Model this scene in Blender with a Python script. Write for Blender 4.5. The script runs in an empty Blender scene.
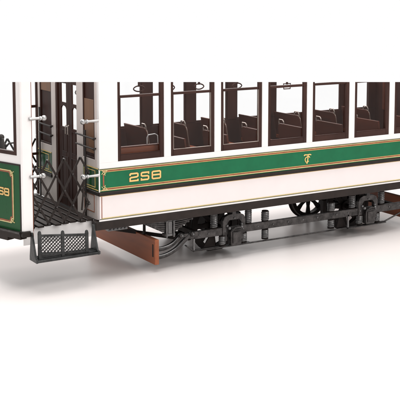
# Close-up of a wooden/brass tram model standing on a white studio table.
import bpy, bmesh, math, random
from mathutils import Vector, Matrix
random.seed(4)
S = 0.01          # everything below is written in centimetres
GZ = 2.8          # height of the sole bar underside above the table
scene = bpy.context.scene
COL = scene.collection

# ------------------------------------------------------------------ camera
CAM = Vector((-22.6432, -47.0254, 12.7072 + GZ))
R = Matrix(((0.852568, 0.056838, -0.519516), (-0.522616, 0.092722, -0.847511), (0.0, 0.994068, 0.108756)))
cd = bpy.data.cameras.new('camera'); cam = bpy.data.objects.new('camera', cd); COL.objects.link(cam)
cam.matrix_world = Matrix.Translation(CAM * S) @ R.to_4x4()
cd.sensor_width = 36; cd.lens = 90.489; cd.shift_y = -0.255; cd.clip_start = 0.01; cd.clip_end = 50
scene.camera = cam
# the model is only built up to the height the photograph shows (window heads)
CUT_N = Vector((0.0485705, 0.0792354, 0.9957991)); CUT_P = CAM

# --------------------------------------------------------------- materials
def mat(name, col, rough=0.5, spec=0.3, metal=0.0, var=0.12, scale=60, bump=0.0, kind='noise', col2=None, stretch=(1, 1, 1), rvar=0.1):
    m = bpy.data.materials.new(name); m.use_nodes = True
    nt = m.node_tree; b = nt.nodes['Principled BSDF']
    b.inputs['Metallic'].default_value = metal
    b.inputs['Specular IOR Level'].default_value = spec
    tc = nt.nodes.new('ShaderNodeTexCoord'); mp = nt.nodes.new('ShaderNodeMapping')
    mp.inputs['Scale'].default_value = tuple(scale * s for s in stretch)
    nt.links.new(tc.outputs['Object'], mp.inputs['Vector'])
    n = nt.nodes.new('ShaderNodeTexNoise'); n.inputs['Detail'].default_value = 6; n.inputs['Roughness'].default_value = 0.65
    n.inputs['Scale'].default_value = 1.0
    nt.links.new(mp.outputs[0], n.inputs['Vector'])
    r = nt.nodes.new('ShaderNodeValToRGB')
    c2 = col2 or tuple(min(1, c * (1 + var)) for c in col)
    c1 = tuple(c * (1 - var) for c in col)
    r.color_ramp.elements[0].position = 0.3; r.color_ramp.elements[1].position = 0.7
    r.color_ramp.elements[0].color = (*c1, 1); r.color_ramp.elements[1].color = (*c2, 1)
    nt.links.new(n.outputs[0], r.inputs[0]); nt.links.new(r.outputs[0], b.inputs['Base Color'])
    mr = nt.nodes.new('ShaderNodeMapRange'); mr.inputs[3].default_value = max(0.02, rough - rvar); mr.inputs[4].default_value = min(1, rough + rvar)
    nt.links.new(n.outputs[0], mr.inputs[0]); nt.links.new(mr.outputs[0], b.inputs['Roughness'])
    if bump:
        bp = nt.nodes.new('ShaderNodeBump'); bp.inputs['Strength'].default_value = bump; bp.inputs['Distance'].default_value = 0.0003
        nt.links.new(n.outputs[0], bp.inputs['Height']); nt.links.new(bp.outputs[0], b.inputs['Normal'])
    return m

M = {}
M['white'] = mat('cream_white_paint', (0.80, 0.775, 0.765), 0.45, 0.2, var=0.025, scale=90, bump=0.12)
M['skirt'] = mat('pinkish_cream_paint', (0.795, 0.73, 0.72), 0.42, 0.22, var=0.02, scale=90, bump=0.12)
M['castiron'] = mat('blackened_step_metal', (0.026, 0.027, 0.027), 0.42, 0.35, metal=0.3, var=0.7, scale=300, bump=0.9)
M['beige'] = mat('shade_greyed_white_paint', (0.60, 0.53, 0.50), 0.5, 0.2, var=0.05, scale=90, bump=0.12)  # beige-white bulkhead paint, its weaker light put into the colour as grey
M['green'] = mat('tram_green_paint', (0.008, 0.128, 0.054), 0.42, 0.2, var=0.10, scale=130, bump=0.15)
M['green_dark'] = mat('glossy_shaded_green_paint', (0.001, 0.066, 0.014), 0.28, 0.25, var=0.30, scale=70, bump=0.25, stretch=(1, 1, .2))  # tram green darkened for end faces turned from the key; shade in the colour
M['brown'] = mat('dark_walnut_wood', (0.036, 0.013, 0.009), 0.5, 0.11, var=0.35, scale=160, bump=0.25, stretch=(1, 1, .12))
M['frame'] = mat('stained_window_wood', (0.040, 0.018, 0.014), 0.48, 0.16, var=0.3, scale=160, bump=0.25, stretch=(.3, 1, .3))
M['seat'] = mat('varnished_seat_wood', (0.062, 0.017, 0.009), 0.5, 0.12, var=0.45, scale=130, bump=0.2, stretch=(1, .12, 1))
M['redwood'] = mat('reddish_seat_wood', (0.13, 0.034, 0.013), 0.4, 0.25, var=0.3, scale=150, bump=0.2, stretch=(.12, 1, 1))
M['tan'] = mat('mid_brown_board', (0.16, 0.075, 0.035), 0.5, 0.3, var=0.2, scale=150, bump=0.2, stretch=(1, 1, .1))
M['guard'] = mat('oiled_mahogany_board', (0.24, 0.072, 0.03), 0.5, 0.3, var=0.3, scale=110, bump=0.35, stretch=(1, .12, 1))
M['black'] = mat('black_painted_trim', (0.020, 0.014, 0.012), 0.5, 0.2, var=0.3, scale=150, bump=0.3)
M['steel'] = mat('weathered_chassis_metal', (0.046, 0.042, 0.041), 0.32, 0.5, metal=0.65, var=0.75, scale=330, bump=1.0)
M['spring'] = mat('grey_spring_metal', (0.125, 0.122, 0.122), 0.3, 0.5, metal=0.5, var=0.4, scale=260, bump=0.5)
M['darksteel'] = mat('dark_wheel_metal', (0.014, 0.010, 0.009), 0.55, 0.15, var=0.4, scale=200, bump=0.5)
M['silver'] = mat('polished_silver_metal', (0.40, 0.395, 0.39), 0.34, 0.5, metal=0.9, var=0.05, scale=120)
M['tinwire'] = mat('dull_handle_metal', (0.30, 0.25, 0.22), 0.35, 0.5, metal=0.7, var=0.2, scale=120)
M['gold'] = mat('gold_line_paint', (0.74, 0.50, 0.17), 0.4, 0.4, var=0.12, scale=250)
M['yellow'] = mat('pale_yellow_line_paint', (0.62, 0.50, 0.24), 0.4, 0.4, var=0.15, scale=250)
M['copper'] = mat('copper_red_line_paint', (0.27, 0.085, 0.04), 0.45, 0.3, var=0.2, scale=250)
M['olive'] = mat('dark_olive_line_paint', (0.06, 0.07, 0.025), 0.5, 0.3, var=0.2, scale=250)
M['table'] = mat('pale_table_laminate', (0.83, 0.775, 0.755), 0.24, 0.5, var=0.015, scale=8, rvar=0.03)

g = bpy.data.materials.new('window_glass'); g.use_nodes = True; nt = g.node_tree; nt.nodes.clear()
out = nt.nodes.new('ShaderNodeOutputMaterial'); mx = nt.nodes.new('ShaderNodeMixShader'); tr = nt.nodes.new('ShaderNodeBsdfTransparent')
gl = nt.nodes.new('ShaderNodeBsdfGlossy'); fr = nt.nodes.new('ShaderNodeLayerWeight'); pw = nt.nodes.new('ShaderNodeMath'); pw.operation = 'POWER'; pw.inputs[1].default_value = 5; ml = nt.nodes.new('ShaderNodeMath'); ml.operation = 'MULTIPLY_ADD'; ml.inputs[1].default_value = .6; ml.inputs[2].default_value = .012; nz = nt.nodes.new('ShaderNodeTexNoise')
fr.inputs[0].default_value = .5; gl.inputs['Roughness'].default_value = 0.06; tr.inputs[0].default_value = (1, 1, 1, 1)
nz.inputs['Scale'].default_value = 30; bp = nt.nodes.new('ShaderNodeBump'); bp.inputs['Strength'].default_value = .02; bp.inputs['Distance'].default_value = .0001
nt.links.new(nz.outputs[0], bp.inputs['Height']); nt.links.new(bp.outputs[0], gl.inputs['Normal'])
nt.links.new(fr.outputs['Facing'], pw.inputs[0]); nt.links.new(pw.outputs[0], ml.inputs[0]); nt.links.new(ml.outputs[0], mx.inputs[0]); nt.links.new(tr.outputs[0], mx.inputs[1]); nt.links.new(gl.outputs[0], mx.inputs[2]); nt.links.new(mx.outputs[0], out.inputs[0])
M['glass'] = g

# ------------------------------------------------------------ mesh building
class MB:
    def __init__(s): s.bm = bmesh.new()
    def box(s, x0, x1, y0, y1, z0, z1, bev=0.018):
        t = bmesh.new()
        bmesh.ops.create_cube(t, size=1)
        for v in t.verts:
            v.co = Vector((x0 if v.co.x < 0 else x1, y0 if v.co.y < 0 else y1, z0 if v.co.z < 0 else z1))
        b = min(bev, .3 * min(abs(x1 - x0), abs(y1 - y0), abs(z1 - z0)))
        if b > 0.002: bmesh.ops.bevel(t, geom=t.edges[:], offset=b, segments=1, affect='EDGES')
        s.add(t); return s
    def add(s, t):
        me = bpy.data.meshes.new('tmp'); t.to_mesh(me); t.free(); s.bm.from_mesh(me); bpy.data.meshes.remove(me)
    def prism(s, pts, axis, a0, a1, bev=0.012):
        """pts: 2-D outline in the two other axes, extruded a0..a1 along axis"""
        t = bmesh.new()
        def mk(p, a):
            return {'x': (a, p[0], p[1]), 'y': (p[0], a, p[1]), 'z': (p[0], p[1], a)}[axis]
        va = [t.verts.new(mk(p, a0)) for p in pts]; vb = [t.verts.new(mk(p, a1)) for p in pts]
        t.faces.new(va); t.faces.new(vb[::-1]); n = len(pts)
        for i in range(n): t.faces.new((va[i], vb[i], vb[(i + 1) % n], va[(i + 1) % n]))
        bmesh.ops.recalc_face_normals(t, faces=t.faces[:])
        if bev: bmesh.ops.bevel(t, geom=[e for e in t.edges if abs(e.calc_face_angle(0)) > .5], offset=bev, segments=1, affect='EDGES')
        s.add(t); return s
    def tube(s, pts, r, n=8, closed=False, flat=1.0):
        pts = [Vector(p) for p in pts]; L = len(pts); rings = []
        up = Vector((0, 0, 1)); prev = None
        for i, p in enumerate(pts):
            if closed: d = pts[(i + 1) % L] - pts[i - 1]
            else: d = pts[min(i + 1, L - 1)] - pts[max(i - 1, 0)]
            d.normalize()
            if prev is None:
                a = d.cross(up)
                if a.length < .1: a = d.cross(Vector((0, 1, 0)))
            else: a = prev - d * prev.dot(d)
            a.normalize(); prev = a; b = d.cross(a)
            rr = r[i] if isinstance(r, (list, tuple)) else r
            rings.append([s.bm.verts.new(p + a * math.cos(2 * math.pi * k / n) * rr + b * math.sin(2 * math.pi * k / n) * rr * flat) for k in range(n)])
        for i in range(L if closed else L - 1):
            A, B = rings[i], rings[(i + 1) % L]
            for k in range(n): s.bm.faces.new((A[k], A[(k + 1) % n], B[(k + 1) % n], B[k]))
        if not closed: s.bm.faces.new(rings[0][::-1]); s.bm.faces.new(rings[-1])
        return s
    def cyl(s, a, b, r, n=20, r2=None): return s.tube([a, b], [r, r2 or r], n)
    def bar(s, a, b, w, h, up=(0, 0, 1)):
        """rectangular bar from a to b; h measured along up, w across"""
        a, b = Vector(a), Vector(b); d = (b - a).normalized(); up = Vector(up); sd = d.cross(up).normalized(); u = sd.cross(d)
        vs = []
        for p in (a, b):
            vs.append([s.bm.verts.new(p + sd * w / 2 * i + u * h / 2 * j) for i, j in ((-1, -1), (1, -1), (1, 1), (-1, 1))])
        A, B = vs
        for k in range(4): s.bm.faces.new((A[k], A[(k + 1) % 4], B[(k + 1) % 4], B[k]))
        s.bm.faces.new(A[::-1]); s.bm.faces.new(B); return s
    def ball(s, c, r, sc=(1, 1, 1), seg=16):
        t = bmesh.new(); bmesh.ops.create_uvsphere(t, u_segments=seg, v_segments=seg // 2 + 2, radius=r)
        for v in t.verts: v.co = Vector((v.co.x * sc[0], v.co.y * sc[1], v.co.z * sc[2])) + Vector(c)
        s.add(t); return s
    def ribbon(s, pts, w, fn, closed=False, t=0.02):
        """flat painted stroke with thickness t; fn maps (u, v, out) to space"""
        P = [Vector(p) for p in pts]; L = len(P); row = []
        for i in range(L):
            if closed: d1 = P[i] - P[i - 1]; d2 = P[(i + 1) % L] - P[i]
            else:
                d1 = P[i] - P[i - 1] if i else P[1] - P[0]; d2 = P[i + 1] - P[i] if i < L - 1 else d1
            d1 = d1.normalized(); d2 = d2.normalized(); n1 = Vector((-d1.y, d1.x)); n2 = Vector((-d2.y, d2.x))
            m = (n1 + n2); m = m.normalized() if m.length > .01 else n1
            k = min(1.8, 1 / max(.4, m.dot(n1))); m = m * (w / 2 * k)
            q = []
            for sg in (-1, 1):
                for o in (0.0, t):
                    e = P[i] + m * sg; q.append(s.bm.verts.new(fn(e.x, e.y, o)))
            row.append(q)
        for i in range(L if closed else L - 1):
            A, B = row[i], row[(i + 1) % L]
            s.bm.faces.new((A[1], B[1], B[3], A[3])); s.bm.faces.new((A[0], A[2], B[2], B[0]))
            s.bm.faces.new((A[0], B[0], B[1], A[1])); s.bm.faces.new((A[2], A[3], B[3], B[2]))
        if not closed:
            for A in (row[0], row[-1]): s.bm.faces.new((A[0], A[1], A[3], A[2]))
        return s

def tag(o, **k):
    for a, b in k.items(): o[a] = b
    return o
def root(name, loc):
    o = bpy.data.objects.new(name, None); COL.objects.link(o); o.location = Vector(loc) * S; o.empty_display_size = .02
    return o
CUR = {'base': Vector((0, 0, 0))}
def obj(name, mb, m, parent=None, cut=True, smooth=False, off=None):
    bm = mb.bm
    base = CUR['base']
    if parent is not None: bmesh.ops.translate(bm, verts=bm.verts[:], vec=(0, 0, GZ))
    if cut:
        mz = max((CUT_N.dot(v.co - CUT_P) for v in bm.verts), default=-1)
        if mz > 0:
            r = bmesh.ops.bisect_plane(bm, geom=bm.verts[:] + bm.edges[:] + bm.faces[:], dist=1e-5, plane_co=CUT_P, plane_no=CUT_N, clear_outer=True)
            ed = [e for e in r['geom_cut'] if isinstance(e, bmesh.types.BMEdge) and e.is_valid and e.is_boundary]
            if ed: bmesh.ops.holes_fill(bm, edges=ed, sides=0)
    if not bm.verts: bm.free(); return None
    bmesh.ops.recalc_face_normals(bm, faces=bm.faces[:])
    if smooth:
        for f in bm.faces: f.smooth = True
    for v in bm.verts: v.co = (v.co - base) * S
    me = bpy.data.meshes.new(name); bm.to_mesh(me); bm.free(); me.materials.append(M[m])
    if smooth: me.set_sharp_from_angle(angle=math.radians(50))
    o = bpy.data.objects.new(name, me); COL.objects.link(o)
    if parent is not None: o.parent = parent
    return o

# ==================================================================== table
t = MB(); t.box(-120, 160, -90, 11.6, -2.5, 0, .25)
tag(obj('table_top', t, 'table', cut=False), kind='structure')

# ===================================================================== tram
tram = root('model_tram', (13.1, 4.2, 0))
tag(tram, label='green and white scale model tram with dark wood windows standing on a white table', category='model tram')
CUR['base'] = Vector((13.1, 4.2, 0))
L = 26.2; W = 8.5; TOP = 8.6
PITCH = 3.235
WX = [1.1 + PITCH * i for i in range(7)] + [1.1 + PITCH * 7]
WW = 2.81
fnear = lambda y: (lambda u, v, o: Vector((u, y - o, v)))

# ---- near side wall: white posts and panel with real window openings
w = MB()
w.box(0, L, 0.0, .25, 3.24, 3.58, .01)
xs = 0.0
for i, x in enumerate(WX):
    w.box(xs, x, 0.0, .25, 3.58, TOP, .012); xs = x + WW
w.box(xs, L, 0, .25, 3.58, TOP, .012)
side = obj('side_wall', w, 'white', tram)
b = MB(); b.box(.03, L, .004, .25, 2.0, 3.24, .008); obj('belt_panel', b, 'green', side)
b = MB(); b.box(-.038, .03, -.014, .024, 2.0, 3.24, .005); obj('corner_strip', b, 'white', side)
b = MB(); b.box(.0, L, .0, .25, .53, 1.82, .01); obj('skirt_panel', b, 'skirt', side)
# the rail under the belt
b = MB(); b.prism([(-.075, 1.83), (-.105, 1.88), (-.105, 1.98), (-.06, 2.04), (.2, 2.04), (.2, 1.83)], 'x', -.06, L, .01)
obj('waist_rail', b, 'black', side)
F = fnear(0.003)
def hline(name, m, z0, z1, x0=.0, t=.02, y=0.003):
    b = MB(); b.ribbon([(x0, (z0 + z1) / 2), (L - .02, (z0 + z1) / 2)], z1 - z0, fnear(y), t=t); return obj(name, b, m, side)
hline('olive_pinstripe', 'olive', 3.225, 3.265, t=.03)
hline('yellow_pinstripe', 'yellow', 3.182, 3.222)
hline('copper_stripe', 'copper', 3.10, 3.182, x0=.18, t=.014)
hline('yellow_pinstripe', 'gold', 3.082, 3.10, x0=.2)
hline('yellow_pinstripe', 'gold', 2.215, 2.233, x0=.2)
hline('copper_stripe', 'copper', 2.135, 2.215, x0=.18, t=.014)
hline('yellow_pinstripe', 'yellow', 2.09, 2.135)
hline('gold_pinstripe', 'gold', 1.80, 1.83, x0=0, t=.03)
hline('gold_pinstripe', 'yellow', .60, .645, x0=.11)
hline('brown_pinstripe', 'olive', .565, .60, x0=.0, t=.014)
b = MB(); b.ribbon([(.12, 1.80), (.12, .62)], .035, F); obj('brown_pinstripe', b, 'copper', side)
b = MB(); b.ribbon([(.235, 3.0), (.235, 2.32)], .075, F, t=.012); obj('copper_stripe', b, 'copper', side)
b = MB()
for cz, sg in ((3.11, 1), (2.2, -1)):
    b.ribbon([(.12, cz - .13 * sg), (.25, cz + .02 * sg), (.46, cz + .05 * sg)], .03, F, t=.03)
    b.ribbon([(.12, cz + .09 * sg), (.27, cz - .02 * sg), (.32, cz - .2 * sg)], .03, F, t=.035)
    b.ribbon([(.2, cz - .16 * sg), (.36, cz - .06 * sg), (.40, cz + .08 * sg)], .025, F, t=.04)
obj('corner_ornament', b, 'yellow', side)

GL = {'2': [[(0, .72), (0, .92), (.1, 1), (.9, 1), (1, .9), (1, .62), (.88, .52), (.12, .46), (0, .36), (0, 0), (1, 0), (1, .22)]],
      '5': [[(1, .76), (1, 1), (.12, 1), (0, .9), (0, .62), (.12, .53), (.88, .50), (1, .4), (1, .1), (.88, 0), (0, 0), (0, .24)]],
      '8': [[(.5, 1), (.9, 1), (1, .9), (1, .1), (.9, 0), (.1, 0), (0, .1), (0, .9), (.1, 1), (.5, 1)], [(.06, .52), (.94, .52)]]}
def digits(mb, mb2, cells, z0, z1, fn, w):
    for ch, x0, x1 in cells:
        for q, st in enumerate(GL[ch]):
            pts = [(x0 + (x1 - x0) * u, z0 + (z1 - z0) * v) for u, v in st]
            mb.ribbon(pts, w, fn, t=.026 + .004 * q)
            if mb2: mb2.ribbon(pts, w * 1.3, fn, t=.014)
a, c = MB(), MB()
digits(a, c, [('2', 1.80, 2.27), ('5', 2.48, 2.92), ('8', 3.15, 3.65)], 2.46, 2.85, F, .08)
num = obj('fleet_number', a, 'gold', side); obj('number_shading', c, 'copper', side)
# monogram: a T over a hooked C
b = MB()
b.ribbon([(13.42, 2.80), (13.48, 2.86), (13.66, 2.845), (13.86, 2.86), (13.95, 2.82)], .06, F)
b.ribbon([(13.72, 2.85), (13.70, 2.6), (13.67, 2.42), (13.62, 2.31)], .07, F, t=.025)
b.ribbon([(13.84, 2.66), (13.80, 2.74), (13.66, 2.74), (13.52, 2.66), (13.49, 2.55), (13.55, 2.42), (13.66, 2.40), (13.77, 2.47)], .045, F, t=.03)
obj('gold_monogram', b, 'gold', side)
# sole bar
b = MB(); b.prism([(-.05, .02), (-.05, .42), (-.02, .47), (.5, .47), (.5, .0)], 'x', -.25, L + 5, .012)
obj('sole_bar', b, 'black', tram)
b = MB(); b.box(-.05, L, -.045, .02, .475, .53, .006); obj('drip_strip', b, 'white', side)

# ---- windows of the near side
for i, x in enumerate(WX):
    f = MB(); y0, y1 = .035, .215
    f.box(x, x + .17, y0, y1, 3.58, TOP); f.box(x + WW - .23, x + WW, y0, y1, 3.58, TOP)
    f.box(x + .17, x + WW - .23, y0, y1, 3.58, 3.93)
    wn = obj('side_window', f, 'frame', tram)
    r = MB(); r.box(x + .17, x + WW - .23, y0 + .03, y1 + .02, 6.94, 7.08); obj('sash_rail', r, 'frame', wn)
    r = MB(); r.box(x + .165, x + .195, y0 - .006, y0 + .1, 3.93, 6.94, .005); r.box(x + .165, x + WW - .22, y0 - .008, y0 + .06, 3.925, 3.955, .005)
    r.box(x + WW - .255, x + WW - .225, y0 - .006, y0 + .1, 3.93, 6.94, .005)
    obj('glazing_bead', r, 'tinwire' if i in (1, 2) else 'frame', wn)
    r = MB(); r.box(x + .15, x + WW - .2, .13, .145, 3.9, TOP, 0); obj('pane', r, 'glass', wn)
# ---- far side
fw = MB(); y0, y1 = 8.25, 8.5
fw.box(-.06, L, y0, y1, .5, 4.05)
for i in range(9):
    c = 4.14 + 3.2 * (i - 1) - .02
    if i == 0: fw.box(-.06, 1.1, y0, y1, 4.05, TOP)
    else: fw.box(c - .36, c + .36, y0 - .02, y1, 4.05, TOP)
fw.box(25.55, 26.19, y0 - .01, y1 - .01, 4.05, TOP)
far = obj('far_side_wall', fw, 'brown', tram)
b = MB(); b.box(-.02, L, 8.5, 8.56, 3.3, TOP * .47, .01); b.box(-.02, L, 8.5, 8.56, .5, 1.9, .01); obj('outer_panel', b, 'white', far)
b = MB(); b.box(-.02, L, 8.5, 8.57, 1.9, 3.3, .01); obj('belt_panel', b, 'green', far)
for i in range(8):
    c = .94 + 3.2 * i + .36; c1 = .94 + 3.2 * (i + 1) - .36 if i else 3.76
    if i == 0: c = 1.1
    b = MB(); b.box(c, c + .1, 8.3, 8.45, 4.05, TOP); b.box(c1 - .1 + .02, c1 + .02, 8.3, 8.45, 4.05, TOP); b.box(c + .1, c1 - .08, 8.3, 8.45, 4.05, 4.15)
    wn = obj('far_window', b, 'brown', tram)
    b = MB(); b.box(c + .1, c1 - .08, 8.38, 8.39, 4.15, TOP, 0); obj('pane', b, 'glass', wn)
# floor inside
b = MB(); b.box(.25, L, .25, 8.25, .48, .7); obj('saloon_floor', b, 'brown', tram)
b = MB()
b.box(L, L + .25, 0.0, 8.5, .5, TOP)
obj('end_wall', b, 'brown', tram)
b = MB(); b.box(L - .03, L - .001, 1.0, 2.4, 4, TOP); b.box(L - .03, L - .001, 3.1, 5.4, .8, TOP); b.box(L - .03, L - .001, 6.1, 7.5, 4, TOP)
obj('end_wall_panelling', b, 'seat', tram)

# ---- seats
def seat(x, ya, yb, aisle):
    b = MB(); b.box(x + .05, x + 1.25, ya, yb, 2.55, 2.85, .06)
    b.box(x + .2, x + 1.15, ya + .1, ya + .2, .7, 2.55); b.box(x + .2, x + 1.15, yb - .2, yb - .1, .7, 2.55)
    s = obj('seat', b, 'redwood', tram)
    if s is None: return
    # rounded backrest, leaning back
    r = .32; zt = 4.4; pts = [(ya, 2.7), (yb, 2.7)]
    hi, lo = (yb, ya)
    if aisle == 'hi':
        pts += [(yb, zt - r)] + [(yb - r + r * math.cos(a), zt - r + r * math.sin(a)) for a in [math.pi / 8 * k for k in range(1, 5)]] + [(ya, zt)]
    else:
        pts += [(yb, zt)] + [(ya + r - r * math.sin(a), zt - r + r * math.cos(a)) for a in [math.pi / 8 * k for k in range(0, 5)]]
    b = MB(); b.prism(pts, 'x', x, x + .13, .02)
    for v in b.bm.verts: v.co.x -= (v.co.z - 2.7) * .16 - .12
    obj('backrest', b, 'seat', s)
    # metal edge strip and grab loop at the aisle end
    ye = yb if aisle == 'hi' else ya; sg = -1 if aisle == 'hi' else 1
    def lean(p): return (p[0] - (p[2] - 2.7) * .16 + .12, p[1], p[2])
    b = MB(); pp = [(x + .065, ye, 2.8), (x + .065, ye, zt - r)] + [(x + .065, ye + sg * (r - r * math.cos(a)), zt - r + r * math.sin(a)) for a in [math.pi / 8 * k for k in range(1, 5)]]
    b.tube([lean(p) for p in pp], .024, 6)
    obj('edge_strip', b, 'tinwire', s)
    b = MB(); yc = ye + sg * .1
    loop = [(x + .06, yc, zt - .25), (x + .06, yc, zt + .1), (x + .06, yc + sg * .08, zt + .24), (x + .06, yc + sg * .42, zt + .24), (x + .06, yc + sg * .5, zt + .14), (x + .06, yc + sg * .5, zt - .02)]
    b.tube([lean(p) for p in loop], .04, 6); obj('grab_handle', b, 'tinwire', s)
for k, x in enumerate((5.55, 8.35, 11.1, 13.85, 16.75, 19.7, 22.6)): seat(x, .45, 3.1, 'hi')
for k, x in enumerate((5.72, 8.45, 11.3, 14.25, 17.1, 20.05, 23.0)): seat(x, 5.15, 8.05, 'lo')
# bench along the wall inside the first window
b = MB(); b.box(1.2, 4.6, .42, .58, 2.2, 4.22, .03); bn = obj('side_bench', b, 'redwood', tram)
b = MB(); b.box(1.2, 4.6, .40, .60, 4.221, 4.27, .012); obj('bench_cap', b, 'seat', bn)
b = MB(); b.tube([(3.2, .66, 4.2), (3.2, .66, 4.62), (3.27, .66, 4.75), (3.7, .66, 4.78), (3.86, .66, 4.68), (3.88, .66, 4.25)], .035, 6); obj('grab_handle', b, 'silver', bn)

# ---- hanging strap loops
for i, (x, y, z, wd) in enumerate([(3.98, 3, 7.05, .36), (6.0, 3, 7.0, .3), (7.95, 3, 6.97, .34), (10.63, 3, 6.88, .34), (14.34, 3, 6.66, .27), (1.45, 5.6, 6.75, .22), (2.05, 5.6, 6.7, .22)]):
    b = MB(); h = .16
    if i == 4:
        pts = [(x - wd, y, z + h), (x - wd * .9, y, z - h), (x + wd * .9, y, z - h), (x + wd, y, z + h)]
    else:
        pts = [(x + wd * math.cos(a) * (1 - .12 * abs(math.sin(a))), y, z + h * math.sin(a)) for a in [2 * math.pi * k / 20 for k in range(20)]]
    b.tube(pts, .038, 6, closed=True); st = obj('hanging_strap', b, 'brown', tram)
    if st:
        b = MB(); b.box(x - .07, x + .07, y - .03, y + .03, z + h - .05, TOP, .01); obj('strap', b, 'brown', st)

# ---- front bulkhead (X = 0), seen beyond the doorway
b = MB()
b.box(-.02, .2, 0.25, .5, .5, TOP); b.box(-.02, .2, .5, 1.95, .5, 3.7)          # near post and lower panel
b.box(-.02, .2, 1.95, 2.75, .5, TOP)                                            # jamb
b.box(-.02, .2, 5.65, 6.2, .5, TOP); b.box(-.02, .2, 6.2, 7.9, .5, 3.7); b.box(-.02, .2, 7.9, 8.2, .5, TOP)
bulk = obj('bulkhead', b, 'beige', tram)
for ya, yb, nm in ((.5, 1.95, 0), (6.2, 7.9, 1)):
    b = MB(); b.box(.06, .16, ya, yb, 3.7, TOP); wn = obj('bulkhead_window', b, 'brown', tram)
    b = MB(); b.box(-.01, .06, ya, ya + .1, 3.7, TOP, .01); b.box(-.01, .06, yb - .1, yb, 3.7, TOP, .01); b.box(-.01, .06, ya + .1, yb - .1, 3.7, 3.82, .01)
    obj('window_frame', b, 'frame', wn)
    if nm == 0: b = MB(); b.box(.02, .058, ya + .17, yb - .12, 4.0, 6.86, .01); obj('shutter', b, 'tan', wn)
    else: b = MB(); b.box(.02, .058, ya + .12, yb - .12, 6.8, TOP, .01); obj('shutter', b, 'tan', wn)
FB = lambda u, v, o: Vector((-.022 - o, u, v))
for ya, yb in ((.03, 1.95), (6.2, 8.2)):
    b = MB(); b.box(-.03, -.021, ya, yb, 2.04, 3.3, .003); obj('green_panel', b, 'green_dark', bulk)
    FC = lambda u, v, o: Vector((-.03 - o, u, v))
    b = MB(); b.ribbon([(ya + .05, 3.27), (yb - .02, 3.27)], .05, FC); b.ribbon([(ya + .05, 2.12), (yb - .02, 2.12)], .04, FC)
    b.ribbon([(ya + .42, 3.12), (yb - .15, 3.12), (yb - .15, 2.24), (ya + .42, 2.24)], .035, FC, closed=True)
    obj('gold_pinstripe', b, 'gold', bulk)
    b = MB(); b.box(-.1, -.021, ya - .06, yb, 1.84, 2.04, .02); obj('waist_rail', b, 'black', bulk)
b = MB(); b.ribbon([(.6, 1.78), (.6, .88), (1.8, .88), (1.8, 1.78)], .035, FB, closed=True); obj('brown_pinstripe', b, 'copper', bulk)
# window guard bars and stanchions
for ya, yb in ((.2, 2.45), (5.85, 7.6)):
    for z in (4.32, 4.86):
        b = MB(); b.tube([(-.2, ya, z), (-.2, yb, z + .04)], .05, 8); b.ball((-.2, ya, z), .085); b.cyl((-.2, ya + .15, z), (-.02, ya + .15, z), .04, 8); obj('guard_bar', b, 'black', bulk, smooth=True)
for y, z1 in ((1.37, 5.2), (7.62, 5.8)):
    b = MB(); b.bar((-.16, y, .55), (-.16, y, z1), .17, .05, (1, 0, 0)); obj('stanchion', b, 'black', tram)

# ---- sliding doors of the saloon
d = MB()
d.box(.02, .2, 5.4, 5.65, .5, TOP)
for (ya, yb, openings) in ((3.95, 5.4, (4.36, 5.06)), (2.75, 3.95, (2.93, 3.56))):
    a0, a1 = openings
    d.box(.09, .17, ya, a0, .5, TOP); d.box(.09, .17, a1, yb, .5, TOP)
    d.box(.09, .17, a0, a1, .5, 4.97)
    m = (a0 + a1) / 2; rr = (a1 - a0) / 2
    # arched heads of the lower lights
    n = 8; pts = [(a0, 6.35), (a0, 6.0)] + [(m - rr * math.cos(math.pi * k / n), 6.0 + .17 * math.sin(math.pi * k / n)) for k in range(1, n)] + [(a1, 6.0), (a1, 6.35)]
    d.prism(pts, 'x', .09, .17, 0)
    d.box(.09, .17, a0, a1, 7.42, TOP)
door = obj('saloon_door', d, 'brown', tram)
b = MB(); b.box(.14, .148, 2.9, 3.6, 4.95, TOP, 0); b.box(.14, .148, 4.3, 5.1, 4.95, TOP, 0); obj('pane', b, 'glass', door)
b = MB()
for ya, yb in ((4.15, 4.95), (3.0, 3.7)):
    b.ribbon([(ya, 3.3), (yb, 3.3), (yb, 1.0), (ya, 1.0)], .05, lambda u, v, o: Vector((.089 - o, u, v)), closed=True)
    b.ribbon([(ya + .1, 4.8), (yb - .1, 4.8), (yb - .1, 3.6), (ya + .1, 3.6)], .04, lambda u, v, o: Vector((.089 - o, u, v)), closed=True)
obj('door_moulding', b, 'frame', door)
b = MB(); b.tube([(.0, 4.1, 4.6), (-.08, 4.1, 4.65), (-.08, 4.1, 5.1), (0, 4.1, 5.15)], .03, 6); b.tube([(.0, 3.8, 4.6), (-.08, 3.8, 4.65), (-.08, 3.8, 5.1), (0, 3.8, 5.15)], .03, 6); obj('door_handle', b, 'tinwire', door)

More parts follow.
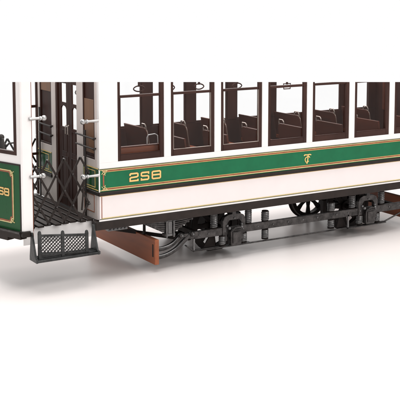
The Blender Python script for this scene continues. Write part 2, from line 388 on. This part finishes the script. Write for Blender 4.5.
# ---- platform
D = Vector((-.31, .95, 0)).normalized()
DP = [Vector((-4.3, .1, 0)), Vector((-4.62, 1.05, 0)), Vector((-4.96, 2.05, 0)), Vector((-5.22, 3.1, 0)), Vector((-5.32, 4.25, 0)), Vector((-5.22, 5.4, 0)), Vector((-4.96, 6.45, 0)), Vector((-4.62, 7.45, 0)), Vector((-4.3, 8.4, 0))]
DT = [0.0]
for i in range(1, 9): DT.append(DT[-1] + (DP[i] - DP[i - 1]).length)
def dash(t, z, o):
    t = max(0, min(DT[-1] - 1e-4, t))
    for i in range(8):
        if t <= DT[i + 1]:
            d = (DP[i + 1] - DP[i]).normalized(); p = DP[i] + d * (t - DT[i]); break
    n = Vector((-d.y, d.x, 0)); 
    if n.x > 0: n = -n
    return Vector((p.x + n.x * o, p.y + n.y * o, z))
def strip(mb, t0, t1, z0, z1, o0, o1):
    ts = [t0] + [x for x in DT if t0 + .02 < x < t1 - .02] + [t1]
    rows = [[mb.bm.verts.new(dash(t, z, o)) for z, o in ((z0, o0), (z0, o1), (z1, o1), (z1, o0))] for t in ts]
    for A, B in zip(rows, rows[1:]):
        for k in range(4): mb.bm.faces.new((A[k], A[(k + 1) % 4], B[(k + 1) % 4], B[k]))
    mb.bm.faces.new(rows[0]); mb.bm.faces.new(rows[-1][::-1])
TE = DT[-1]
b = MB(); strip(b, 0, TE, .3, 3.88, -.2, 0); dsh = obj('dash_panel', b, 'green_dark', tram)
b = MB(); strip(b, -.0, TE, 3.82, 3.90, -.1, .035); strip(b, -.0, .09, .45, 3.82, -.1, .035); obj('black_edging', b, 'black', dsh)
b = MB(); strip(b, 0, TE, .36, .46, -.1, .2); obj('bumper_lip', b, 'steel', dsh)
b = MB(); strip(b, 1.0, TE, -.12, .36, -.3, .12); strip(b, 0, 1.0, .06, .36, -.3, .12)
b.box(-4.38, -3.92, -.16, .25, .2, .5, .03)
obj('platform_bumper', b, 'black', tram)
# gilt frame with notched corners
z0, z1, ta, tb = .82, 3.5, .62, TE - .62
pts = [(ta + .22, z1), (tb - .22, z1), (tb - .12, z1 - .2), (tb, z1 - .24), (tb, z0 + .24), (tb - .14, z0 + .2), (tb - .22, z0), (ta + .22, z0), (ta + .14, z0 + .2), (ta, z0 + .24), (ta, z1 - .24), (ta + .12, z1 - .2)]
def densify(P):
    o = []
    for i, p in enumerate(P):
        q = P[(i + 1) % len(P)]; n = max(1, int(math.hypot(q[0] - p[0], q[1] - p[1]) / .5))
        o += [(p[0] + (q[0] - p[0]) * k / n, p[1] + (q[1] - p[1]) * k / n) for k in range(n)]
    return o
b = MB(); b.ribbon(densify(pts), .05, dash, closed=True, t=.03)
for zz, sg in ((z1, 1), (z0, -1)):
    b.ribbon([(ta - .08, zz - .02 * sg), (ta + .1, zz - .1 * sg), (ta + .14, zz - .26 * sg)], .03, dash, t=.035)
    b.ribbon([(ta - .02, zz - .2 * sg), (ta + .08, zz - .06 * sg), (ta + .2, zz + .03 * sg)], .03, dash, t=.04)
obj('gilt_frame', b, 'yellow', dsh)
inner = [(t + (.07 if t < TE / 2 else -.07), z + (.07 if z < 2 else -.07)) for t, z in pts]
b = MB(); b.ribbon(densify(inner), .07, dash, closed=True, t=.02); obj('copper_frame', b, 'copper', dsh)
a, c = MB(), MB()
mir = lambda u, v, o: dash(2.9 - u, v, o)
digits(a, c, [('2', .70, 1.06), ('5', 1.16, 1.5), ('8', 1.62, 1.94)], 2.2, 2.53, mir, .07)
obj('fleet_number', a, 'gold', dsh); obj('number_shading', c, 'copper', dsh)
# vestibule front: white frame, three windows
b = MB(); strip(b, 0, TE, 3.90, 4.33, -.2, .0)
strip(b, 0, .3, 4.33, TOP, -.2, .0); strip(b, 2.75, 3.1, 4.33, TOP, -.2, .0); strip(b, TE - 3.1, TE - 2.75, 4.33, TOP, -.2, 0); strip(b, TE - .3, TE, 4.33, TOP, -.2, 0)
vest = obj('vestibule_front', b, 'white', tram)
for t0, t1 in ((.3, 2.75), (3.1, TE - 3.1), (TE - 2.75, TE - .3)):
    b = MB(); strip(b, t0, t0 + .2, 4.33, TOP, -.16, .02); strip(b, t1 - .2, t1, 4.33, TOP, -.16, .02); strip(b, t0 + .2, t1 - .2, 4.33, 4.52, -.16, .02)
    strip(b, t0 + .2, t1 - .2, 8.12, TOP, -.16, .02)
    wn = obj('vestibule_window', b, 'frame', tram)
    b = MB(); strip(b, t0 + .15, t1 - .15, 4.5, TOP, -.09, -.08); obj('pane', b, 'glass', wn)
# corner post near side and far side
b2 = MB()
pp = [(-4.31, .12), (-4.34, .0), (-4.26, -.06), (-3.76, -.06), (-3.74, .16), (-4.2, .2)]
b2.prism(pp, 'z', .46, TOP, .015); b2.box(-3.92, -3.74, -.06, .16, .1, .455, .01)
post = obj('corner_post', b2, 'white', tram)
b = MB(); b.box(-3.752, -3.737, -.064, .1, -.2, TOP, .002); obj('brown_pinstripe', b, 'copper', post)
b = MB(); b.prism([(-4.3, 8.35), (-3.9, 8.4), (-3.9, 8.6), (-4.3, 8.6)], 'z', .3, TOP, .012); obj('corner_post', b, 'white', tram)
# far side gate rails of the platform
for za, zc in ((5.68, 5.84), (2.85, 3.0)):
    b = MB(); b.box(-.95, -.05, 8.38, 8.46, za, zc); obj('far_rail', b, 'frame', tram)

# deck of slats, sawn ends ragged
dk = MB(); x = -4.25; k = 0
rnd = random.Random(9)
while x < -.05:
    wdt = .34; e = .46 + rnd.uniform(-.12, .14)
    dk.box(x, x + wdt, e, 8.3, .46, .56, .02); x += .47; k += 1
deck = obj('deck_slats', dk, 'black', tram)
b = MB(); b.box(-4.4, -.05, .7, 8.2, .3, .42); obj('deck_board', b, 'steel', tram)
b = MB(); b.box(-4.02, -.04, .62, .68, -.42, .455, .01); rs = obj('step_riser', b, 'white', tram)

# folding lattice gate in the doorway
hw, hh = .455, .82
def lattice_gate(gy0, xend):
    gt = MB()
    apex = [-3.73 + hw * i for i in range(9)]
    for lay, sg in ((gy0, 1), (gy0 + .06, -1)):
        for i in range(-6, 9):
            # strip running through lattice knots
            z = 3.96; x = -3.73 + hw * 2 * i * 1.0 - 0.0 + (0)
            p0 = Vector((x, lay, 3.96)); p1 = Vector((x + sg * hw * 4.1, lay, 3.96 - hh * 4.1))
            # clip to the doorway
            d = p1 - p0; t0, t1 = 0.0, 1.0
            lo, hi = (-3.72 - p0.x) / d.x, (xend - p0.x) / d.x
            if lo > hi: lo, hi = hi, lo
            t0, t1 = max(t0, lo), min(t1, hi)
            if t1 - t0 > .08: gt.bar(p0 + d * t0, p0 + d * t1, .04, .105, (0, 0, 1))
    gate = obj('lattice_gate', gt, 'black', tram)
    b = MB(); b.box(-3.72, -3.62, gy0 - .06, gy0 + .12, .5, 3.4)
    obj('gate_post', b, 'black', gate)
    b = MB()
    for i in range(9):
        for j in range(5):
            if (i + j) % 2 == 0 and 0 < i < 8: b.cyl((-3.73 + hw * i, gy0 - .06, 3.96 - hh * j), (-3.73 + hw * i, gy0 + .11, 3.96 - hh * j), .05, 8)
    obj('gate_rivets', b, 'steel', gate)


lattice_gate(.16, -.5); lattice_gate(8.25, -.15)

# silver grab-rail brackets
def bracket(x0, x1, z):
    b = MB(); b.tube([(x0, -.12, z), (x0 + (x1 - x0) * .5, -.14, z), (x1, -.15, z)], [.09, .07, .075], 12); b.ball((x1, -.15, z), .145)
    b.cyl((x1 + (x0 - x1) * .22, -.145, z), (x1 + (x0 - x1) * .3, -.145, z), .112, 14)
    obj('grab_rail_bracket', b, 'silver', tram, smooth=True)
bracket(-.1, -.98, 5.86); bracket(-.1, -.98, 2.98); bracket(-3.9, -3.12, 6.2); bracket(-3.9, -3.2, 3.26)
b = MB(); b.tube([(-.98, -.15, 2.75), (-1.0, -.1, 2.0), (-.98, .1, 1.2)], .05, 8); b.tube([(-3.3, 5, .5), (-3.3, 5, 3.6)], .06, 8); obj('gate_link', b, 'black', tram, smooth=True)

# driver's controller and brake wheel seen through the front glass
b = MB(); b.cyl((-3.85, 4.0, .5), (-3.85, 4.0, 4.25), .3, 20, .26); b.cyl((-3.85, 4.0, 4.25), (-3.85, 4.0, 4.62), .2, 16, .1)
b.ball((-3.86, 4.0, 4.76), .17); b.bar((-3.85, 4.0, 4.5), (-3.7, 3.75, 4.3), .12, .14); ct = obj('controller', b, 'black', tram, smooth=True)
b = MB(); b.tube([(-3.75, 3.6, 4.28), (-3.7, 3.3, 4.5), (-3.5, 3.1, 4.55), (-3.4, 3.05, 4.3)], .05, 8); b.prism([(3.4, 4.0), (3.85, 4.0), (3.68, 4.75), (3.6, 4.75)], 'x', -3.95, -3.85, .01); obj('handle', b, 'black', ct)

# ---- folding step
b = MB()
b.box(-3.9, -.4, -.82, -.72, -1.03, -.9); b.box(-3.9, -.45, -.62, -.55, -1.0, -.86); b.box(-3.9, -.45, -.40, -.3, -.98, -.86); b.box(-3.9, -.45, -.1, .02, -.98, -.86)
b.box(-3.92, -3.82, -.82, .02, -.99, -.87)
step = obj('boarding_step', b, 'castiron', tram)
for x in (-3.93, -.52):
    b = MB(); b.prism([(-.84, -1.04), (.08, -1.04), (.08, -.84), (-.08, .2), (-.1, .42), (-.24, .42), (-.3, .2), (-.7, -.84), (-.84, -.84)], 'x', x, x + .1, .012); obj('hanger', b, 'castiron', step)
b = MB(); b.bar((-.42, -.76, -.96), (-.36, -.76, -.96), .1, .14); obj('step_end', b, 'spring', step)
gx0, gx1, gy = -3.66, -1.12, -.6
def shear(mb):
    for v in mb.bm.verts: v.co.z -= .26 * (v.co.x - gx0) / (gx1 - gx0) * min(1, max(0, (v.co.z + .95) / .4))
gb = MB()
gb.box(gx0, gx1, gy - .05, gy + .04, .26, .38); gb.box(gx0, gx1, gy - .05, gy + .04, -.72, -.54)
shear(gb); gfr = obj('step_grille', gb, 'castiron', step)
b = MB()
for x in (gx0 - .08, (gx0 + gx1) / 2 - .09, gx1 - .02):
    b.box(x, x + .17, gy - .07, gy + .06, -.9, .46); b.ball((x + .085, gy, .47), .09, (1, .7, 1.1), 10)
shear(b); obj('grille_post', b, 'castiron', step)
b = MB(); zb, zt = -.55, .27
for x0, x1 in ((gx0 + .1, (gx0 + gx1) / 2 - .09), ((gx0 + gx1) / 2 + .1, gx1 - .02)):
    H = zt - zb; n = int((x1 - x0 + H) / .185)
    for i in range(n + 1):
        c0 = x0 - H + i * .185
        for sg, yy in ((1, gy - .02), (-1, gy + .015)):
            xa, za, xb, zb2 = c0, zb, c0 + H, zt
            if xa < x0: za += x0 - xa; xa = x0
            if xb > x1: zb2 -= xb - x1; xb = x1
            if xb - xa < .03: continue
            if sg < 0: xa, xb = x0 + x1 - xa, x0 + x1 - xb
            b.bar((xa, yy, za), (xb, yy, zb2), .03, .072, (0, 1, 0))
shear(b); obj('grille_mesh', b, 'castiron', step)

# ================================================================== running gear
YF = .5
AX = (8.72, 18.8); WR = 1.5; AZ = -GZ + WR
def wheel(x, y, side):
    b = MB(); n = 40
    prof = [(1.22, -.17), (1.48, -.17), (1.5, .12), (1.62, .14), (1.62, .2), (1.22, .2)]
    prof = [(r if r < 1.6 else 1.6, a) for r, a in prof]
    rings = []
    for k in range(n):
        a = 2 * math.pi * k / n
        rings.append([b.bm.verts.new((x + r * math.cos(a), y + o * side, AZ + r * math.sin(a))) for r, o in prof])
    for k in range(n):
        A, B = rings[k], rings[(k + 1) % n]
        for j in range(len(prof)): b.bm.faces.new((A[j], A[(j + 1) % len(prof)], B[(j + 1) % len(prof)], B[j]))
    for v in b.bm.verts: # the flange must not sink into the table
        v.co.z = max(v.co.z, -GZ + .002)
    wl = obj('wheel', b, 'darksteel', tram, smooth=True)
    b = MB(); b.cyl((x, y - .2, AZ), (x, y + .2, AZ), .34, 20); obj('hub', b, 'darksteel', wl, smooth=True)
    for k in range(8):
        a = 2 * math.pi * k / 8 + math.pi / 2
        c, s = math.cos(a), math.sin(a); p, q = .3, 1.25; w0, w1 = .19, .11
        pts = [(x + c * p - s * w0, AZ + s * p + c * w0), (x + c * p + s * w0, AZ + s * p - c * w0), (x + c * .75 + s * w1, AZ + s * .75 - c * w1), (x + c * q + s * .18, AZ + s * q - c * .18), (x + c * q - s * .18, AZ + s * q + c * .18), (x + c * .75 - s * w1, AZ + s * .75 + c * w1)]
        b = MB(); b.prism(pts, 'y', y - .06, y + .06, .012); obj('spoke', b, 'darksteel', wl)
for x in AX:
    wheel(x, 2.65, -1); wheel(x, 6.5, 1)
    b = MB(); b.cyl((x, .3, AZ), (x, 8.0, AZ), .16, 14); obj('axle', b, 'darksteel', tram, smooth=True)

def side_frame(y):
    b = MB()
    b.prism([(5.55, -1.0), (6.1, -.93), (22.0, -.98), (22.6, -1.15), (22.6, -1.4), (22.0, -1.43), (6.2, -1.38), (5.6, -1.28)], 'y', y - .09, y + .09, .02)
    fr = obj('truck_side_frame', b, 'steel', tram)
    for x in AX:
        b = MB(); hx = .78
        o = [(x - hx, -1.75), (x - hx, -.55), (x - hx + .12, -.33), (x - hx + .35, -.22), (x - .12, -.2), (x - .12, -.02), (x + .12, -.02), (x + .12, -.2), (x + hx - .35, -.22), (x + hx - .12, -.33), (x + hx, -.55), (x + hx, -1.75), (x + hx - .3, -1.75), (x + hx - .3, -.75), (x + hx - .45, -.56), (x - hx + .45, -.56), (x - hx + .3, -.75), (x - hx + .3, -1.75)]
        b.prism(o, 'y', y - .15, y + .1, .02); obj('pedestal', b, 'steel', fr)
        b = MB()
        for dx in (-.5, .5): 
            b.ball((x + dx, y - .18, -.86), .075, seg=10); b.ball((x + dx * 1.25, y - .12, -1.15), .06, seg=8)
        b.ball((x, y - .17, -.45), .06, seg=8)
        obj('bolt', b, 'spring', fr)
    return fr
frm = side_frame(YF); side_frame(8.0)
b = MB()
for x in (10.4, 11.5, 12.6, 13.7, 14.8, 16.3, 17.2, 6.4, 7.0, 20.6, 21.4): b.ball((x, YF - .1, -1.17), .05, seg=8)
obj('rivet', b, 'spring', frm)
for x in AX:
    b = MB(); b.prism([(x - .36, -1.98), (x + .34, -1.98), (x + .38, -1.2), (x + .30, -1.02), (x - .30, -1.02), (x - .38, -1.2)], 'y', YF - .42, YF - .0, .05)
    ab = obj('axle_box', b, 'steel', tram)
    b = MB(); b.box(x - .29, x + .29, YF - .49, YF - .42, -1.86, -1.18, .04); b.box(x - .24, x + .22, YF - .47, YF - .3, -1.14, -1.04, .03); b.tube([(x - .3, YF - .45, -1.08), (x - .2, YF - .5, -.95), (x + .2, YF - .5, -.95), (x + .3, YF - .45, -1.08)], .035, 6); obj('lid', b, 'steel', ab)
    b = MB(); b.ball((x - .42, YF - .3, -.98), .09, seg=10); b.ball((x + .42, YF - .3, -.98), .09, seg=10); obj('nut', b, 'spring', ab)

def spring(x, z0, z1, y=YF, r=.165, turns=None):
    turns = turns or max(3, int((z1 - z0) / .112)); n = 14; pts = []
    for k in range(int(turns * n) + 1):
        a = 2 * math.pi * k / n; pts.append((x + r * math.cos(a), y + r * math.sin(a), z0 + .05 + (z1 - z0 - .1) * k / (turns * n)))
    b = MB(); b.tube(pts, .052, 6); s = obj('coil_spring', b, 'spring', tram, smooth=True)
    b = MB(); b.cyl((x, y, z0), (x, y, z1), .1, 10); b.cyl((x, y, z1 - .04), (x, y, z1 + .02), .2, 14); b.cyl((x, y, z0 - .02), (x, y, z0 + .04), .21, 14); obj('spring_core', b, 'darksteel', s)
for x in (7.42, 9.78): spring(x, -.93, -.02)
for x in (7.98, 9.45): spring(x, -1.99, -1.42)
spring(10.98, -.93, -.32, r=.19); spring(10.98, -1.98, -1.42, r=.17)
spring(15.93, -.95, -.38, r=.19); spring(15.93, -1.98, -1.44, r=.17)
for x in (17.6, 19.98): spring(x, -.95, -.08)
for x in (18.2, 19.62): spring(x, -2.02, -1.44)

# lower tie bar with up-turned ends
b = MB(); b.tube([(6.0, YF, -2.05), (7.2, YF - .02, -2.06), (12, YF, -2.12), (16.5, YF, -2.14), (20.3, YF, -2.1), (22.4, YF, -1.45)], .05, 6)
b.bar((5.55, YF, -1.68), (6.05, YF, -2.05), .22, .06); b.bar((6.0, YF, -2.06), (9.9, YF, -2.07), .34, .06); b.bar((17.2, YF, -2.14), (20.3, YF, -2.12), .34, .06)
tie = obj('tie_bar', b, 'steel', tram)
for x in (6.05, 17.25):
    b = MB(); b.bar((x, YF - .04, -2.1), (x, YF - .04, -1.3), .1, .1, (0, 1, 0)); obj('tie_post', b, 'spring', tie)
b = MB(); b.prism([(6.9, -2.05), (7.7, -2.05), (7.7, -1.4), (7.35, -1.4)], 'y', YF + .3, YF + .4, .01); obj('brake_bracket', b, 'darksteel', tram)
b = MB(); b.prism([(16.6, -2.1), (17.4, -2.1), (17.0, -1.4), (16.8, -1.4)], 'y', YF + .25, YF + .4, .01); obj('brake_bracket', b, 'darksteel', tram)
# brake shoes, cross beams and gear between the wheels
for x, s in ((AX[0] - 1.75, -1), (AX[0] + 1.75, 1), (AX[1] - 1.75, -1), (AX[1] + 1.75, 1)):
    for y in ((2.65,) if x in (AX[1] - 1.75, AX[0] + 1.75) else (2.65, 6.35)):
        b = MB(); b.box(x - .13, x + .13, y - .2, y + .2, -2.0, -.7, .05); obj('brake_shoe', b, 'darksteel', tram)
for xa, xb in ((6.25, 6.5), (20.9, 21.2)):
    b = MB(); b.box(xa, xb, .6, 7.9, -1.3, -1.0); obj('cross_beam', b, 'darksteel', tram)
for q in ((8.5, 9.9, 3.0, 5.6, -1.9, -.3, .2), (19.4, 21.0, 3.0, 5.4, -1.5, -.3, .2)):
    b = MB(); b.box(*q); obj('traction_motor', b, 'darksteel', tram)
# underfloor
b = MB(); b.box(.2, L, .52, 8.0, .1, .46); obj('underframe', b, 'darksteel', tram)

# leaf spring under the sole bar
lf = MB(); cx = 4.45
for k in range(6):
    hl = 1.66 - k * .235; z = -.09 - k * .118
    pts = []
    for j in range(9):
        u = -1 + j / 4; pts.append((cx + u * hl, z + .10 * u * u))
    o = pts + [(px, pz - .078) for px, pz in pts[::-1]]
    for sg in (-1, 1): lf.cyl((cx + sg * hl, YF - .17, z + .06), (cx + sg * hl, YF + .17, z + .06), .058, 8)
    lf.prism(o, 'y', YF - .16, YF + .16, .008)
leaf = obj('leaf_spring', lf, 'steel', tram)
b = MB(); b.box(cx - .32, cx + .32, YF - .2, YF + .2, -.95, -.8); b.box(cx - .32, cx + .32, YF - .2, YF + .2, -.12, .0)
for dx in (-.25, .2): b.cyl((cx + dx, YF - .23, -1.0), (cx + dx, YF - .23, .0), .05, 8); b.ball((cx + dx, YF - .23, -.1), .08, seg=8); b.ball((cx + dx, YF - .23, -.88), .08, seg=8)
b.box(cx - .15, cx + .12, YF - .2, YF + .1, -.8, -.12)
obj('spring_clamp', b, 'spring', leaf)
b = MB(); b.ball((cx - 1.66, YF - .12, .0), .09, seg=10); b.ball((cx + 1.68, YF - .12, .0), .09, seg=10); b.cyl((cx + 1.68, YF, -.0), (cx + 1.68, YF, .1), .08, 8); obj('shackle', b, 'spring', leaf)
# curved radius arms reaching forward to the lifeguard board
def smooth_path(P, n=6):
    o = []
    for i in range(len(P) - 1):
        p0 = Vector(P[max(i - 1, 0)]); p1 = Vector(P[i]); p2 = Vector(P[i + 1]); p3 = Vector(P[min(i + 2, len(P) - 1)])
        for k in range(n):
            t = k / n; o.append(.5 * ((2 * p1) + (p2 - p0) * t + (2 * p0 - 5 * p1 + 4 * p2 - p3) * t * t + (3 * p1 - p0 - 3 * p2 + p3) * t ** 3))
    o.append(Vector(P[-1])); return o
for P in ([(3.5, .45, -1.62), (4.1, .45, -1.62), (4.6, .45, -1.48), (4.95, .45, -1.22), (5.15, .42, -1.0)], [(3.5, .5, -2.1), (4.2, .5, -2.05), (4.85, .48, -1.8), (5.35, .45, -1.4), (5.85, .4, -1.0)]):
    b = MB(); b.tube(smooth_path([Vector(p) for p in P]), .13, 10, flat=1.0); e = P[-1]; b.ball((e[0], e[1] - .1, e[2]), .16, seg=12)
    arm = obj('radius_arm', b, 'steel', tram, smooth=True)
    b = MB(); b.tube(smooth_path([Vector(p) + Vector((0, -.1, .1)) for p in P[:-1]]), .035, 6); b.ball((e[0], e[1] - .24, e[2]), .07, seg=8); obj('rod', b, 'spring', arm, smooth=True)
b = MB(); b.bar((5.1, .45, -1.06), (5.9, .42, -1.06), .12, .18); obj('arm_link', b, 'steel', tram)
# inner slanting beam
b = MB(); b.bar((2.0, 3.0, -.74), (5.3, 1.2, -1.34), .1, .2); obj('inner_beam', b, 'darksteel', tram)
# wooden lifeguard boards across the tram
for x0, x1, sg in ((3.3, 3.56, 1), (22.75, 23.0, -1)):
    b = MB(); b.box(x0, x1, 0.0, 8.4, -2.36, -.96, .02); gd = obj('lifeguard_board', b, 'guard', tram)
    b = MB(); b.box(x0 - .012, x0 + .02, .17, .30, -1.95, -1.25, .005); obj('slot', b, 'darksteel', gd)
    for y in (1.4, 7.0):
        b = MB(); b.box(x0 + .06, x1 - .06, y, y + .12, -.96, .1); obj('board_hanger', b, 'darksteel', gd)
b = MB(); b.box(.55, 1.7, .12, .5, -.16, .0); 
for i in range(5): b.cyl((.65 + i * .22, .08, -.12), (.72 + i * .22, .08, .0), .05, 6)
obj('sole_bracket', b, 'spring', tram)

# ================================================================= lighting
wd = bpy.data.worlds.new('World'); scene.world = wd; wd.use_nodes = True; nt = wd.node_tree
bg = nt.nodes['Background']; bg.inputs['Strength'].default_value = 1.0
tc = nt.nodes.new('ShaderNodeTexCoord'); sp = nt.nodes.new('ShaderNodeSeparateXYZ'); rp = nt.nodes.new('ShaderNodeValToRGB')
mr = nt.nodes.new('ShaderNodeMapRange'); mr.inputs[1].default_value = -1; mr.inputs[2].default_value = 1
nt.links.new(tc.outputs['Generated'], sp.inputs[0]); nt.links.new(sp.outputs[2], mr.inputs[0]); nt.links.new(mr.outputs[0], rp.inputs[0]); nt.links.new(rp.outputs[0], bg.inputs[0])
e = rp.color_ramp.elements; e[0].position = .53; e[0].color = (1.0, 1.0, 1.0, 1); e[1].position = .66; e[1].color = (.62, .61, .605, 1)
def area(name, loc, target, sx, sy, power, col=(1, 1, 1)):
    l = bpy.data.lights.new(name, 'AREA'); l.shape = 'RECTANGLE'; l.size = sx * S; l.size_y = sy * S; l.energy = power; l.color = col
    o = bpy.data.objects.new(name, l); COL.objects.link(o); o.location = Vector(loc) * S
    o.rotation_euler = (Vector(target) - Vector(loc)).to_track_quat('-Z', 'Y').to_euler(); return o
area('front_softbox', (35, -75, 55), (8, -6, 3), 50, 36, 3.0, (1, .985, .96))
area('overhead_softbox', (2, -4, 62), (4, -7, 0), 60, 40, 4.2, (1, .99, .98))

area('added_rear_fill', (14, 52, 34), (8, 6, 0), 80, 22, 3.2, (1, .95, .93))  # added fill without a known source, brightens the floor behind and under the tram

scene.view_settings.view_transform = 'Standard'; scene.view_settings.look = 'None'
scene.view_settings.exposure = 0; scene.view_settings.gamma = 1
scene.cycles.max_bounces = 8; scene.cycles.transparent_max_bounces = 24
